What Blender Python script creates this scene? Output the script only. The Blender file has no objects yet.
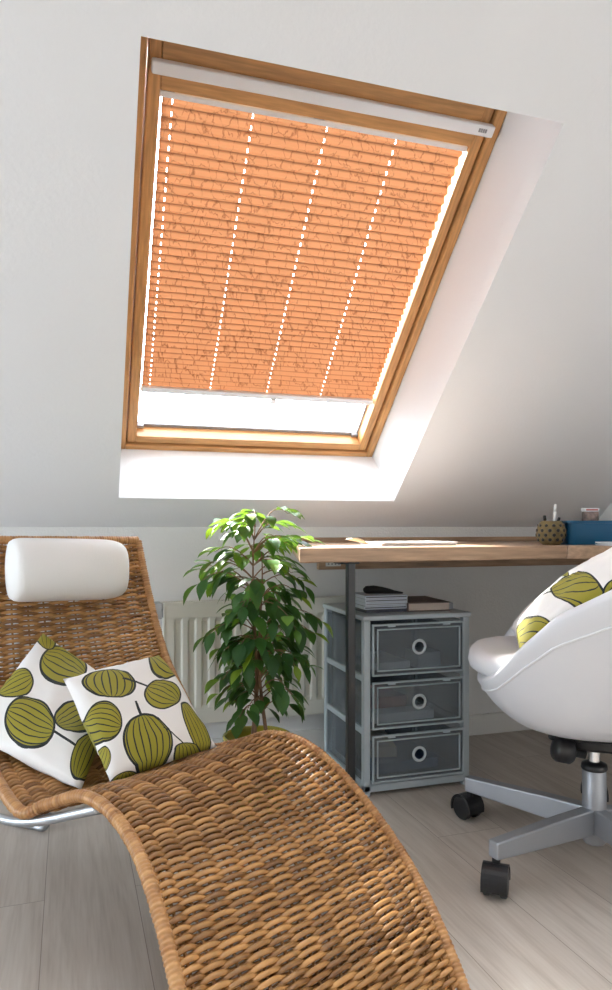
import bpy, bmesh, math, random
from mathutils import Vector, Matrix, noise
random.seed(7)
C = bpy.context.scene.collection
PI = math.pi
def R(d): return math.radians(d)
# ------------------------------------------------------------ camera geometry (used to size things measured from the photo)
YAW = R(17.5); FPX = 700.0
FW = Vector((math.sin(YAW), math.cos(YAW), 0)); RT = Vector((math.cos(YAW), -math.sin(YAW), 0)); UP = Vector((0, 0, 1))
EYE = Vector((0, 0, 0.8))
def at(px, py, d): return EYE + FW*d + RT*((px-306)/FPX*d) + UP*((527-py)/FPX*d)
def ld(lat, d, z): p = FW*d + RT*lat; return Vector((p.x, p.y, z))
# ------------------------------------------------------------ materials
def new_mat(name):
    m = bpy.data.materials.new(name); m.use_nodes = True
    nt = m.node_tree; return m, nt, nt.nodes['Principled BSDF'], nt.nodes['Material Output']
def P(name, col, rough=0.5, metal=0, bump=0, bscale=60, var=0, vscale=8, stretch=(1,1,1), coat=0, spec=0.5):
    m, nt, b, o = new_mat(name)
    b.inputs['Base Color'].default_value = (*col, 1); b.inputs['Roughness'].default_value = rough
    b.inputs['Metallic'].default_value = metal; b.inputs['Coat Weight'].default_value = coat
    b.inputs['Specular IOR Level'].default_value = spec
    if bump or var:
        tc = nt.nodes.new('ShaderNodeTexCoord'); mp = nt.nodes.new('ShaderNodeMapping')
        mp.inputs['Scale'].default_value = stretch
        nt.links.new(tc.outputs['Object'], mp.inputs[0])
    if bump:
        n = nt.nodes.new('ShaderNodeTexNoise'); n.inputs['Scale'].default_value = bscale; n.inputs['Detail'].default_value = 4
        nt.links.new(mp.outputs[0], n.inputs['Vector'])
        bp = nt.nodes.new('ShaderNodeBump'); bp.inputs['Strength'].default_value = bump; bp.inputs['Distance'].default_value = 0.004
        nt.links.new(n.outputs['Fac'], bp.inputs['Height']); nt.links.new(bp.outputs[0], b.inputs['Normal'])
    if var:
        n = nt.nodes.new('ShaderNodeTexNoise'); n.inputs['Scale'].default_value = vscale; n.inputs['Detail'].default_value = 5
        nt.links.new(mp.outputs[0], n.inputs['Vector'])
        r = nt.nodes.new('ShaderNodeValToRGB')
        r.color_ramp.elements[0].position = .3; r.color_ramp.elements[1].position = .7
        r.color_ramp.elements[0].color = (*[c*(1-var) for c in col], 1); r.color_ramp.elements[1].color = (*[min(1, c*(1+var)) for c in col], 1)
        nt.links.new(n.outputs['Fac'], r.inputs[0]); nt.links.new(r.outputs[0], b.inputs['Base Color'])
    return m
M = {}
M['wall'] = P('wall_plaster', (.80,.80,.79), .9, bump=.35, bscale=140, var=.015, vscale=3)
M['ceil'] = P('ceiling_plaster', (.78,.785,.80), .92, bump=.15, bscale=90)
M['white_paint'] = P('white_paint', (.82,.82,.80), .45)
M['rad'] = P('radiator_enamel', (.72,.71,.64), .35)
M['pine'] = P('pine', (.56,.29,.11), .38, var=.22, vscale=9, stretch=(1.0,12,12), bump=.05, bscale=20)
M['pine_v'] = P('pine_upright', (.56,.29,.11), .38, var=.22, vscale=9, stretch=(14,1.2,1.2), bump=.05, bscale=20)
M['oak'] = P('beech_worktop', (.42,.27,.17), .38, var=.25, vscale=7, stretch=(1.2,14,14))
M['alu'] = P('aluminium_lacquer', (.80,.81,.84), .4)
M['steel'] = P('brushed_steel', (.42,.44,.47), .35, metal=.8)
M['chrome'] = P('chrome', (.8,.8,.82), .12, metal=1)
M['base_grey'] = P('silver_lacquer', (.40,.42,.46), .38, metal=.5)
M['black'] = P('black_plastic', (.012,.012,.014), .35)
M['dark_metal'] = P('dark_metal', (.02,.022,.026), .3, metal=.3)
M['leather'] = P('white_leatherette', (.70,.70,.73), .32, bump=.04, bscale=200)
M['piping'] = P('white_piping', (.85,.85,.87), .4)
M['linen'] = P('white_linen', (.86,.85,.84), .85, bump=.25, bscale=400)
M['pot'] = P('olive_glazed_pot', (.36,.31,.035), .25, coat=.4)
M['soil'] = P('soil', (.03,.02,.012), .95, bump=.8, bscale=90)
M['bark'] = P('ficus_bark', (.24,.13,.07), .8, bump=.5, bscale=120, var=.3, vscale=40)
M['blue'] = P('blue_plastic', (.002,.085,.19), .35)
M['paper'] = P('paper', (.80,.80,.82), .7)
M['pages'] = P('page_block', (.62,.52,.45), .8, var=.15, vscale=30, stretch=(1,1,40))
M['cover'] = P('brown_book_cover', (.11,.075,.07), .5)
M['cd'] = P('cd_case_plastic', (.64,.70,.80), .2)
M['cd_dark'] = P('cd_case_insert', (.06,.07,.10), .3)
M['red'] = P('red_card', (.40,.06,.05), .5)
M['greycard'] = P('grey_card', (.35,.37,.42), .6)
M['purple'] = P('purple_plastic', (.05,.03,.12), .4)
M['unitframe'] = P('grey_unit_plastic', (.47,.53,.57), .35)
M['gasket'] = P('grey_gasket', (.30,.30,.32), .5)

# grey drawer plastic: slightly see through
def drawer_mat():
    m, nt, b, o = new_mat('translucent_drawer_plastic')
    b.inputs['Base Color'].default_value = (.36,.39,.41,1); b.inputs['Roughness'].default_value = .22
    t = nt.nodes.new('ShaderNodeBsdfTransparent'); t.inputs[0].default_value = (.80,.84,.87,1)
    mx = nt.nodes.new('ShaderNodeMixShader'); mx.inputs[0].default_value = .25
    nt.links.new(t.outputs[0], mx.inputs[1]); nt.links.new(b.outputs[0], mx.inputs[2]); nt.links.new(mx.outputs[0], o.inputs[0])
    return m
M['drawer'] = drawer_mat()
def glass_mat():
    m, nt, b, o = new_mat('window_glass')
    t = nt.nodes.new('ShaderNodeBsdfTransparent'); t.inputs[0].default_value = (.97,.98,.98,1)
    g = nt.nodes.new('ShaderNodeBsdfGlossy'); g.inputs['Roughness'].default_value = .02
    fr = nt.nodes.new('ShaderNodeFresnel'); fr.inputs[0].default_value = 1.3
    mx = nt.nodes.new('ShaderNodeMixShader'); nt.links.new(fr.outputs[0], mx.inputs[0])
    nt.links.new(t.outputs[0], mx.inputs[1]); nt.links.new(g.outputs[0], mx.inputs[2]); nt.links.new(mx.outputs[0], o.inputs[0])
    return m
M['glass'] = glass_mat()
def floor_mat():
    m, nt, b, o = new_mat('oak_laminate_floor')
    L = nt.links.new; N = nt.nodes.new
    tc = N('ShaderNodeTexCoord'); mp = N('ShaderNodeMapping'); mp.inputs['Rotation'].default_value = (0,0,R(90-1.2)); mp.inputs['Location'].default_value = (.35,.05,0)
    L(tc.outputs['Object'], mp.inputs[0])
    br = N('ShaderNodeTexBrick'); br.inputs['Scale'].default_value = 1; br.offset = .37
    br.inputs['Brick Width'].default_value = 1.25; br.inputs['Row Height'].default_value = .19
    br.inputs['Mortar Size'].default_value = .0009; br.inputs['Mortar Smooth'].default_value = .3
    br.inputs['Color1'].default_value = (0,0,0,1); br.inputs['Color2'].default_value = (1,1,1,1); br.inputs['Mortar'].default_value = (.5,.5,.5,1)
    L(mp.outputs[0], br.inputs['Vector'])
    # grain: stretched noise along planks, shifted per plank
    ad = N('ShaderNodeVectorMath'); ad.operation = 'MULTIPLY_ADD'; ad.inputs[1].default_value = (3,7,5)
    L(br.outputs['Color'], ad.inputs[0]); L(mp.outputs[0], ad.inputs[2])
    ms = N('ShaderNodeMapping'); ms.inputs['Scale'].default_value = (1.3,14,1); L(ad.outputs[0], ms.inputs[0])
    n1 = N('ShaderNodeTexNoise'); n1.inputs['Scale'].default_value = 2.2; n1.inputs['Detail'].default_value = 8; n1.inputs['Distortion'].default_value = .6
    L(ms.outputs[0], n1.inputs['Vector'])
    ms2 = N('ShaderNodeMapping'); ms2.inputs['Scale'].default_value = (3,60,1); L(ad.outputs[0], ms2.inputs[0])
    n2 = N('ShaderNodeTexNoise'); n2.inputs['Scale'].default_value = 3; n2.inputs['Detail'].default_value = 4; L(ms2.outputs[0], n2.inputs['Vector'])
    mixn = N('ShaderNodeMix'); mixn.inputs[0].default_value = .35; L(n1.outputs['Fac'], mixn.inputs[2]); L(n2.outputs['Fac'], mixn.inputs[3])
    r = N('ShaderNodeValToRGB'); e = r.color_ramp.elements
    e[0].position = .28; e[0].color = (.42,.35,.295,1); e[1].position = .72; e[1].color = (.65,.59,.53,1)
    x = r.color_ramp.elements.new(.5); x.color = (.56,.49,.43,1)
    L(mixn.outputs[0], r.inputs[0])
    tint = N('ShaderNodeMix'); tint.data_type = 'RGBA'; tint.blend_type = 'MULTIPLY'; tint.inputs[0].default_value = 1
    tr = N('ShaderNodeValToRGB'); tr.color_ramp.elements[0].color = (.93,.92,.91,1); tr.color_ramp.elements[1].color = (1.0,1.0,1.0,1)
    L(br.outputs['Color'], tr.inputs[0]); L(r.outputs[0], tint.inputs[6]); L(tr.outputs[0], tint.inputs[7])
    mo = N('ShaderNodeMix'); mo.data_type = 'RGBA'; L(br.outputs['Fac'], mo.inputs[0]); L(tint.outputs[2], mo.inputs[6]); mo.inputs[7].default_value = (.26,.21,.17,1)
    L(mo.outputs[2], b.inputs['Base Color']); b.inputs['Roughness'].default_value = .42
    bp = N('ShaderNodeBump'); bp.inputs['Strength'].default_value = .12; bp.inputs['Distance'].default_value = .002
    L(mixn.outputs[0], bp.inputs['Height']); L(bp.outputs[0], b.inputs['Normal'])
    return m
M['floor'] = floor_mat()
def wicker_mat(name, c0, c1, rough=.27):
    m, nt, b, o = new_mat(name); L = nt.links.new; N = nt.nodes.new
    at_ = N('ShaderNodeAttribute'); at_.attribute_name = 'tone'
    tc = N('ShaderNodeTexCoord'); n = N('ShaderNodeTexNoise'); n.inputs['Scale'].default_value = 45; n.inputs['Detail'].default_value = 3
    L(tc.outputs['Object'], n.inputs['Vector'])
    a = N('ShaderNodeMath'); a.operation = 'MULTIPLY_ADD'; a.inputs[1].default_value = .5; L(n.outputs['Fac'], a.inputs[0])
    s = N('ShaderNodeMath'); s.operation = 'MULTIPLY'; s.inputs[1].default_value = .55; L(at_.outputs['Fac'], s.inputs[0]); L(s.outputs[0], a.inputs[2])
    r = N('ShaderNodeValToRGB'); r.color_ramp.elements[0].color = (*c0,1); r.color_ramp.elements[1].color = (*c1,1)
    r.color_ramp.elements[0].position = .15; r.color_ramp.elements[1].position = .85
    L(a.outputs[0], r.inputs[0]); L(r.outputs[0], b.inputs['Base Color']); b.inputs['Roughness'].default_value = rough
    b.inputs['Specular IOR Level'].default_value = .55
    return m
M['wicker'] = wicker_mat('rattan_strands', (.15,.058,.015), (.60,.31,.11))
M['rattan_rim'] = wicker_mat('rattan_rim', (.33,.14,.045), (.58,.31,.12), .42)
def leaf_mat():
    m, nt, b, o = new_mat('ficus_leaf'); L = nt.links.new; N = nt.nodes.new
    a = N('ShaderNodeAttribute'); a.attribute_name = 'tone'
    r = N('ShaderNodeValToRGB'); e = r.color_ramp.elements
    e[0].position = 0; e[0].color = (.025,.085,.03,1); e[1].position = 1; e[1].color = (.30,.42,.03,1)
    x = e.new(.55); x.color = (.05,.15,.035,1); x = e.new(.85); x.color = (.10,.24,.03,1)
    L(a.outputs['Fac'], r.inputs[0]); L(r.outputs[0], b.inputs['Base Color']); b.inputs['Roughness'].default_value = .38
    t = N('ShaderNodeBsdfTranslucent'); g = N('ShaderNodeMix'); g.data_type = 'RGBA'; g.inputs[0].default_value = .5
    L(r.outputs[0], g.inputs[6]); g.inputs[7].default_value = (.30,.50,.03,1); L(g.outputs[2], t.inputs[0])
    mx = N('ShaderNodeMixShader'); mx.inputs[0].default_value = .35; L(b.outputs[0], mx.inputs[1]); L(t.outputs[0], mx.inputs[2]); L(mx.outputs[0], o.inputs[0])
    return m
M['leaf'] = leaf_mat()
def blind_mat():
    m, nt, b, o = new_mat('crinkled_orange_pleated_fabric'); L = nt.links.new; N = nt.nodes.new
    uv = N('ShaderNodeUVMap'); uv.uv_map = 'UVMap'
    mp = N('ShaderNodeMapping'); mp.inputs['Scale'].default_value = (26,20,1); L(uv.outputs[0], mp.inputs[0])
    nz = N('ShaderNodeTexNoise'); nz.inputs['Scale'].default_value = 1.4; nz.inputs['Detail'].default_value = 3; L(mp.outputs[0], nz.inputs['Vector'])
    dm = N('ShaderNodeVectorMath'); dm.operation = 'MULTIPLY_ADD'; dm.inputs[1].default_value = (1.2,1.2,0); L(nz.outputs['Color'], dm.inputs[0]); L(mp.outputs[0], dm.inputs[2])
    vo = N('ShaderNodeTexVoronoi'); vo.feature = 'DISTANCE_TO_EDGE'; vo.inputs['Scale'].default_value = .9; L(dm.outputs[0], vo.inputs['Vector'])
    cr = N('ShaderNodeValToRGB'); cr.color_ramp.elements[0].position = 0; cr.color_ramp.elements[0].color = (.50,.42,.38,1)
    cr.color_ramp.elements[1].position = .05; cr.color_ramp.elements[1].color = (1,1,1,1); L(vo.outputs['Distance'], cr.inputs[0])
    n2 = N('ShaderNodeTexNoise'); n2.inputs['Scale'].default_value = 3; n2.inputs['Detail'].default_value = 5; L(mp.outputs[0], n2.inputs['Vector'])
    gate = N('ShaderNodeValToRGB'); gate.color_ramp.elements[0].position = .40; gate.color_ramp.elements[1].position = .52; L(n2.outputs['Fac'], gate.inputs[0])
    mg = N('ShaderNodeMix'); mg.data_type = 'RGBA'; mg.inputs[6].default_value = (1,1,1,1); L(gate.outputs[0], mg.inputs[0]); L(cr.outputs[0], mg.inputs[7])
    # fold shade painted into the fabric colour at every pleat crease
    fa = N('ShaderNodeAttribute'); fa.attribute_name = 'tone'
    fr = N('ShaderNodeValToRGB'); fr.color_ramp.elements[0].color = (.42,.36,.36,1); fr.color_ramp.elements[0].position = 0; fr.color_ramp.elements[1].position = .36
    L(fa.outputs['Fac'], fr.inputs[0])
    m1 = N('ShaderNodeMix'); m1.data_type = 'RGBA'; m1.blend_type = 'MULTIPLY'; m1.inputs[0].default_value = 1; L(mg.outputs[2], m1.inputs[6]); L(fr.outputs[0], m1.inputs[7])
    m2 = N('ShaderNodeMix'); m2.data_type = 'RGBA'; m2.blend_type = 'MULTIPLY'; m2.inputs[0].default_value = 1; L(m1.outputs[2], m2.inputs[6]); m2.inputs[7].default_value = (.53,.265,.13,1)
    L(m2.outputs[2], b.inputs['Base Color']); b.inputs['Roughness'].default_value = .8
    t = N('ShaderNodeBsdfTranslucent'); L(m2.outputs[2], t.inputs[0])
    mx = N('ShaderNodeMixShader'); mx.inputs[0].default_value = BL_T; L(b.outputs[0], mx.inputs[1]); L(t.outputs[0], mx.inputs[2])
    # punched cord holes
    se = N('ShaderNodeSeparateXYZ'); L(uv.outputs[0], se.inputs[0])
    tot = None
    for cx in (.030,.275,.515,.755):
        d = N('ShaderNodeMath'); d.operation = 'SUBTRACT'; d.inputs[1].default_value = cx; L(se.outputs[0], d.inputs[0])
        ab = N('ShaderNodeMath'); ab.operation = 'ABSOLUTE'; L(d.outputs[0], ab.inputs[0])
        lt = N('ShaderNodeMath'); lt.operation = 'LESS_THAN'; lt.inputs[1].default_value = .0017; L(ab.outputs[0], lt.inputs[0])
        if tot is None: tot = lt
        else:
            s = N('ShaderNodeMath'); s.operation = 'MAXIMUM'; L(tot.outputs[0], s.inputs[0]); L(lt.outputs[0], s.inputs[1]); tot = s
    gt = N('ShaderNodeMath'); gt.operation = 'GREATER_THAN'; gt.inputs[1].default_value = .62; L(fa.outputs['Fac'], gt.inputs[0])
    hm = N('ShaderNodeMath'); hm.operation = 'MULTIPLY'; L(tot.outputs[0], hm.inputs[0]); L(gt.outputs[0], hm.inputs[1])
    tr = N('ShaderNodeBsdfTransparent'); m3 = N('ShaderNodeMixShader'); L(hm.outputs[0], m3.inputs[0]); L(mx.outputs[0], m3.inputs[1]); L(tr.outputs[0], m3.inputs[2])
    L(m3.outputs[0], o.inputs[0])
    return m
BL_T = .062
M['blind'] = blind_mat()
# ------------------------------------------------------------ cushion print: seed-pod discs with meridian lines and stems
def pod_group():
    g = bpy.data.node_groups.new('pod', 'ShaderNodeTree'); I = g.interface
    for n, t in (('Color','NodeSocketColor'),('UV','NodeSocketVector'),('Center','NodeSocketVector'),('MX','NodeSocketVector'),('MY','NodeSocketVector'),('Stem','NodeSocketFloat'),('Lines','NodeSocketFloat')):
        I.new_socket(n, in_out='INPUT', socket_type=t)
    I.new_socket('Color', in_out='OUTPUT', socket_type='NodeSocketColor')
    N = g.nodes.new; L = g.links.new; gi = N('NodeGroupInput'); go = N('NodeGroupOutput')
    def mth(op, a, b=None, c=None):
        n = N('ShaderNodeMath'); n.operation = op
        for i, v in enumerate((a, b, c)):
            if v is None: continue
            if isinstance(v, (int, float)): n.inputs[i].default_value = v
            else: L(v, n.inputs[i])
        return n.outputs[0]
    sb = N('ShaderNodeVectorMath'); sb.operation = 'SUBTRACT'; L(gi.outputs['UV'], sb.inputs[0]); L(gi.outputs['Center'], sb.inputs[1])
    dx = N('ShaderNodeVectorMath'); dx.operation = 'DOT_PRODUCT'; L(sb.outputs[0], dx.inputs[0]); L(gi.outputs['MX'], dx.inputs[1])
    dy = N('ShaderNodeVectorMath'); dy.operation = 'DOT_PRODUCT'; L(sb.outputs[0], dy.inputs[0]); L(gi.outputs['MY'], dy.inputs[1])
    x, y = dx.outputs['Value'], dy.outputs['Value']
    r = mth('SQRT', mth('ADD', mth('MULTIPLY', x, x), mth('MULTIPLY', y, y)))
    disc = mth('LESS_THAN', r, 1.0)
    outl = mth('LESS_THAN', mth('ABSOLUTE', mth('SUBTRACT', r, 1.0)), .045)
    h = mth('SQRT', mth('MAXIMUM', mth('SUBTRACT', 1.0, mth('MULTIPLY', y, y)), .0004))
    u = mth('MULTIPLY', mth('DIVIDE', x, h), gi.outputs['Lines'])
    fr = mth('ABSOLUTE', mth('SUBTRACT', mth('FRACT', mth('ADD', u, .5)), .5))
    ln = mth('LESS_THAN', mth('DIVIDE', mth('MULTIPLY', fr, h), gi.outputs['Lines']), mth('MULTIPLY', mth('ADD', mth('MULTIPLY', h, .85), .08), .030))
    ln = mth('MULTIPLY', ln, disc)
    ys = mth('MULTIPLY', y, mth('SIGN', gi.outputs['Stem']))
    st = mth('MULTIPLY', mth('LESS_THAN', mth('ABSOLUTE', x), .05), mth('MULTIPLY', mth('GREATER_THAN', ys, .98), mth('LESS_THAN', ys, mth('ADD', 1.0, mth('ABSOLUTE', gi.outputs['Stem'])))))
    blk = mth('MAXIMUM', outl, mth('MAXIMUM', ln, st))
    a = N('ShaderNodeMix'); a.data_type = 'RGBA'; L(disc, a.inputs[0]); L(gi.outputs['Color'], a.inputs[6]); a.inputs[7].default_value = (.30,.265,.022,1)
    c = N('ShaderNodeMix'); c.data_type = 'RGBA'; L(blk, c.inputs[0]); L(a.outputs[2], c.inputs[6]); c.inputs[7].default_value = (.008,.014,.016,1)
    L(c.outputs[2], go.inputs[0])
    return g
POD = pod_group()
def inv_bil(q, p):      # pixel -> uv inside a quad of pixels (order: bottom-left, bottom-right, top-right, top-left)
    u = v = .5
    for _ in range(40):
        f = [(1-u)*(1-v)*q[0][k] + u*(1-v)*q[1][k] + u*v*q[2][k] + (1-u)*v*q[3][k] - p[k] for k in (0,1)]
        du = [(1-v)*(q[1][k]-q[0][k]) + v*(q[2][k]-q[3][k]) for k in (0,1)]
        dv = [(1-u)*(q[3][k]-q[0][k]) + u*(q[2][k]-q[1][k]) for k in (0,1)]
        det = du[0]*dv[1]-du[1]*dv[0]
        u -= (f[0]*dv[1]-f[1]*dv[0])/det; v -= (du[0]*f[1]-du[1]*f[0])/det
    return u, v
def print_mat(name, fmap, pods):
    m, nt, b, o = new_mat(name); L = nt.links.new; N = nt.nodes.new
    uv = N('ShaderNodeUVMap'); uv.uv_map = 'UVMap'
    prev = None
    for (c, ax, ay, stem, lines) in pods:
        rr_ = max(math.hypot(*ax), math.hypot(*ay)); lin, c0 = fmap(c, max(rr_, 21))
        A = lin(*ax); B = lin(*ay)
        det = A[0]*B[1]-A[1]*B[0]
        g = N('ShaderNodeGroup'); g.node_tree = POD
        L(uv.outputs[0], g.inputs['UV']); g.inputs['Center'].default_value = (c0[0], c0[1], 0)
        g.inputs['MX'].default_value = (B[1]/det, -B[0]/det, 0); g.inputs['MY'].default_value = (-A[1]/det, A[0]/det, 0)
        g.inputs['Stem'].default_value = stem; g.inputs['Lines'].default_value = lines
        if prev is None: g.inputs['Color'].default_value = (.84,.82,.81,1)
        else: L(prev.outputs[0], g.inputs['Color'])
        prev = g
    L(prev.outputs[0], b.inputs['Base Color']); b.inputs['Roughness'].default_value = .75
    n = N('ShaderNodeTexNoise'); n.inputs['Scale'].default_value = 500; tc = N('ShaderNodeTexCoord'); L(tc.outputs['Object'], n.inputs['Vector'])
    bp = N('ShaderNodeBump'); bp.inputs['Strength'].default_value = .15; bp.inputs['Distance'].default_value = .001; L(n.outputs['Fac'], bp.inputs['Height']); L(bp.outputs[0], b.inputs['Normal'])
    return m
# ------------------------------------------------------------ builders
def obj(name, bm, mat, parent=None, smooth=False, bevel=0, seg=2, sub=0, autos=False):
    me = bpy.data.meshes.new(name); bmesh.ops.recalc_face_normals(bm, faces=bm.faces[:]) if not bm.faces or True else None
    bm.to_mesh(me); bm.free()
    o = bpy.data.objects.new(name, me); C.objects.link(o)
    for mm in (mat if isinstance(mat, (list, tuple)) else [mat]): me.materials.append(mm)
    if smooth:
        for p in me.polygons: p.use_smooth = True
    if bevel:
        b = o.modifiers.new('bevel', 'BEVEL'); b.width = bevel; b.segments = seg; b.limit_method = 'ANGLE'; b.angle_limit = R(40)
        if autos:
            for p in me.polygons: p.use_smooth = True
    if sub:
        s = o.modifiers.new('sub', 'SUBSURF'); s.levels = sub; s.render_levels = sub
    if parent: o.parent = parent
    return o
def thing(name, label, cat, loc=(0,0,0), rotz=0, group=None):
    o = bpy.data.objects.new(name, None); C.objects.link(o); o.empty_display_size = .05
    o.location = loc; o.rotation_euler = (0,0,rotz); o['label'] = label; o['category'] = cat
    if group: o['group'] = group
    return o
def tag(o, label, cat, group=None):
    o['label'] = label; o['category'] = cat
    if group: o['group'] = group
    return o
def struct(o, label=None, cat=None):
    o['kind'] = 'structure'
    if label: o['label'] = label; o['category'] = cat
    return o
def box(bm, x0, x1, y0, y1, z0, z1, mat=None, mi=0):
    vs = [bm.verts.new(p) for p in ((x0,y0,z0),(x1,y0,z0),(x1,y1,z0),(x0,y1,z0),(x0,y0,z1),(x1,y0,z1),(x1,y1,z1),(x0,y1,z1))]
    if mat: 
        for v in vs: v.co = mat @ v.co
    fs = []
    for f in ((0,3,2,1),(4,5,6,7),(0,1,5,4),(1,2,6,5),(2,3,7,6),(3,0,4,7)):
        fc = bm.faces.new([vs[i] for i in f]); fc.material_index = mi; fs.append(fc)
    return vs
def boxobj(name, b, mat, parent=None, bevel=.002, M4=None, seg=2):
    bm = bmesh.new(); box(bm, *b, mat=M4); return obj(name, bm, mat, parent, bevel=bevel, seg=seg)
def frames(pts):
    n = len(pts); T = []
    for i in range(n):
        a = pts[max(i-1,0)]; b = pts[min(i+1,n-1)]; t = (b-a); T.append(t.normalized() if t.length > 1e-9 else Vector((0,0,1)))
    up = Vector((0,0,1)) if abs(T[0].z) < .9 else Vector((1,0,0))
    nrm = T[0].cross(up).normalized(); out = []
    for i in range(n):
        nrm = (nrm - T[i]*nrm.dot(T[i])).normalized(); out.append((nrm, T[i].cross(nrm)))
    return out
def tube(bm, pts, r, n=8, caps=True, closed=False, layer=None, tone=0.5, fl=None):
    pts = [Vector(p) for p in pts]; fr = frames(pts); rings = []
    for i, p in enumerate(pts):
        rr = r[i] if isinstance(r, (list, tuple)) else r
        ring = []
        for k in range(n):
            a = 2*PI*k/n
            v = bm.verts.new(p + fr[i][0]*math.cos(a)*rr + fr[i][1]*math.sin(a)*rr)
            if layer: v[layer] = tone
            ring.append(v)
        rings.append(ring)
    m = len(rings)
    for i in range(m if closed else m-1):
        A = rings[i]; B = rings[(i+1)%m]
        for k in range(n): bm.faces.new((A[k], A[(k+1)%n], B[(k+1)%n], B[k]))
    if caps and not closed:
        bm.faces.new(rings[0][::-1]); bm.faces.new(rings[-1])
    return rings
def tubeobj(name, pts, r, mat, parent=None, n=12):
    bm = bmesh.new(); tube(bm, pts, r, n); return obj(name, bm, mat, parent, smooth=True)
def lathe(bm, prof, n=32, cx=0, cy=0, z0=0, M4=None, capb=True, capt=True):
    rings = []
    for (r, z) in prof:
        ring = []
        for k in range(n):
            a = 2*PI*k/n; p = Vector((cx+r*math.cos(a), cy+r*math.sin(a), z0+z))
            if M4: p = M4 @ p
            ring.append(bm.verts.new(p))
        rings.append(ring)
    for A, B in zip(rings, rings[1:]):
        for k in range(n): bm.faces.new((A[k], A[(k+1)%n], B[(k+1)%n], B[k]))
    if capb: bm.faces.new(rings[0][::-1])
    if capt: bm.faces.new(rings[-1])
def catmull(pts, t):
    n = len(pts)-1; i = min(int(t), n-1); f = t-i
    p0 = pts[i-1] if i > 0 else pts[0]*2-pts[1]; p1 = pts[i]; p2 = pts[i+1]; p3 = pts[i+2] if i+2 <= n else pts[n]*2-pts[n-1]
    return .5*((2*p1)+(p2-p0)*f+(2*p0-5*p1+4*p2-p3)*f*f+(3*p1-p0-3*p2+p3)*f**3)
def extrude_poly(bm, poly, z0, z1):
    a = [bm.verts.new((x,y,z0)) for x,y in poly]; b = [bm.verts.new((x,y,z1)) for x,y in poly]; n = len(poly)
    bm.faces.new(a[::-1]); bm.faces.new(b)
    for i in range(n): bm.faces.new((a[i], a[(i+1)%n], b[(i+1)%n], b[i]))

# ============================================================ ROOM
WY = 2.38; SL = R(42); XL, XR = -2.3, 1.98; YB = -2.9
nrm = Vector((0, math.sin(SL), math.cos(SL))); sup = Vector((0, -math.cos(SL), math.sin(SL))); P0 = Vector((0, WY, .8))
SMAX = (2.45-.8)/math.sin(SL)
YTOP = WY - SMAX*math.cos(SL)
def S(x, s, r): return Vector((x,0,0)) + P0 + sup*s + nrm*r
MS = Matrix(((1,0,0,0),(0,-math.cos(SL),math.sin(SL),WY),(0,math.sin(SL),math.cos(SL),.8),(0,0,0,1)))   # (x, s, r) -> world
# rear slope mirrors the front one
Y0b = YB
MSb = Matrix(((1,0,0,0),(0,math.cos(SL),-math.sin(SL),Y0b),(0,math.sin(SL),math.cos(SL),.8),(0,0,0,1)))
YTOPb = Y0b + SMAX*math.cos(SL)
struct(boxobj('floor', (XL-.1, XR+.1, YB-.1, WY+.1, -.1, 0), M['floor'], bevel=0))
struct(boxobj('wall_back', (XL-.1, XR+.1, WY, WY+.25, -.1, .8), M['wall'], bevel=0))
struct(boxobj('wall_front', (XL-.1, XR+.1, YB-.25, YB, -.1, .8), M['wall'], bevel=0))
struct(boxobj('wall_right', (XR, XR+.2, YB-.4, WY+.4, -.1, 2.9), M['wall'], bevel=0))
GW = (.2, 2.0, .30, 1.06)     # added gable window, out of view, for daylight from the left: y0, y1, z0, z1
bm = bmesh.new()
box(bm, XL-.2, XL, YB-.4, GW[0], -.1, 2.9); box(bm, XL-.2, XL, GW[1], WY+.4, -.1, 2.9); box(bm, XL-.2, XL, GW[0], GW[1], -.1, GW[2]); box(bm, XL-.2, XL, GW[0], GW[1], GW[3], 2.9)
struct(obj('wall_left', bm, M['wall']))
struct(boxobj('ceiling', (XL-.1, XR+.1, YTOPb, YTOP, 2.45, 2.75), M['ceil'], bevel=0))
def slope_slab(MT, hole_in, hole_out, th, s0, s1, e0, e1):
    bm = bmesh.new()
    def loop(x0,x1,a0,a1,r): return [bm.verts.new(MT @ Vector(p)) for p in ((x0,a0,r),(x1,a0,r),(x1,a1,r),(x0,a1,r))]
    A = loop(XL-.1, XR+.1, s0, s1, 0); B = loop(*hole_in, 0); Cc = loop(*hole_out, th); D = loop(XL-.1, XR+.1, e0, e1, th)
    for P_, Q in ((A,B),(B,Cc),(Cc,D),(D,A)):
        for i in range(4): bm.faces.new((P_[i], P_[(i+1)%4], Q[(i+1)%4], Q[i]))
    return bm
HIN = (.100, 1.046, .137, 1.383); HOUT = (.104, 1.042, .108, 1.383)
SM = 1.56
struct(obj('ceiling', slope_slab(MS, HIN, HOUT, .335, 0, SM, -.1, SM), M['ceil']))
HU = (-.9, 1.6, 1.70, 2.36)  # opening of the added upper roof window
struct(obj('ceiling', slope_slab(MS, HU, HU, .335, SM, SMAX, SM, SMAX+.25), M['ceil']))
bm = bmesh.new(); box(bm, XL-.1, XR+.1, -.1, SMAX+.25, 0, .335, mat=MSb); struct(obj('ceiling', bm, M['ceil']))
struct(boxobj('baseboard_back', (XL, XR, WY-.014, WY, 0, .078), M['white_paint'], bevel=.003))
struct(boxobj('baseboard_right', (XR-.014, XR, YB, WY, 0, .078), M['white_paint'], bevel=.003))
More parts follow.
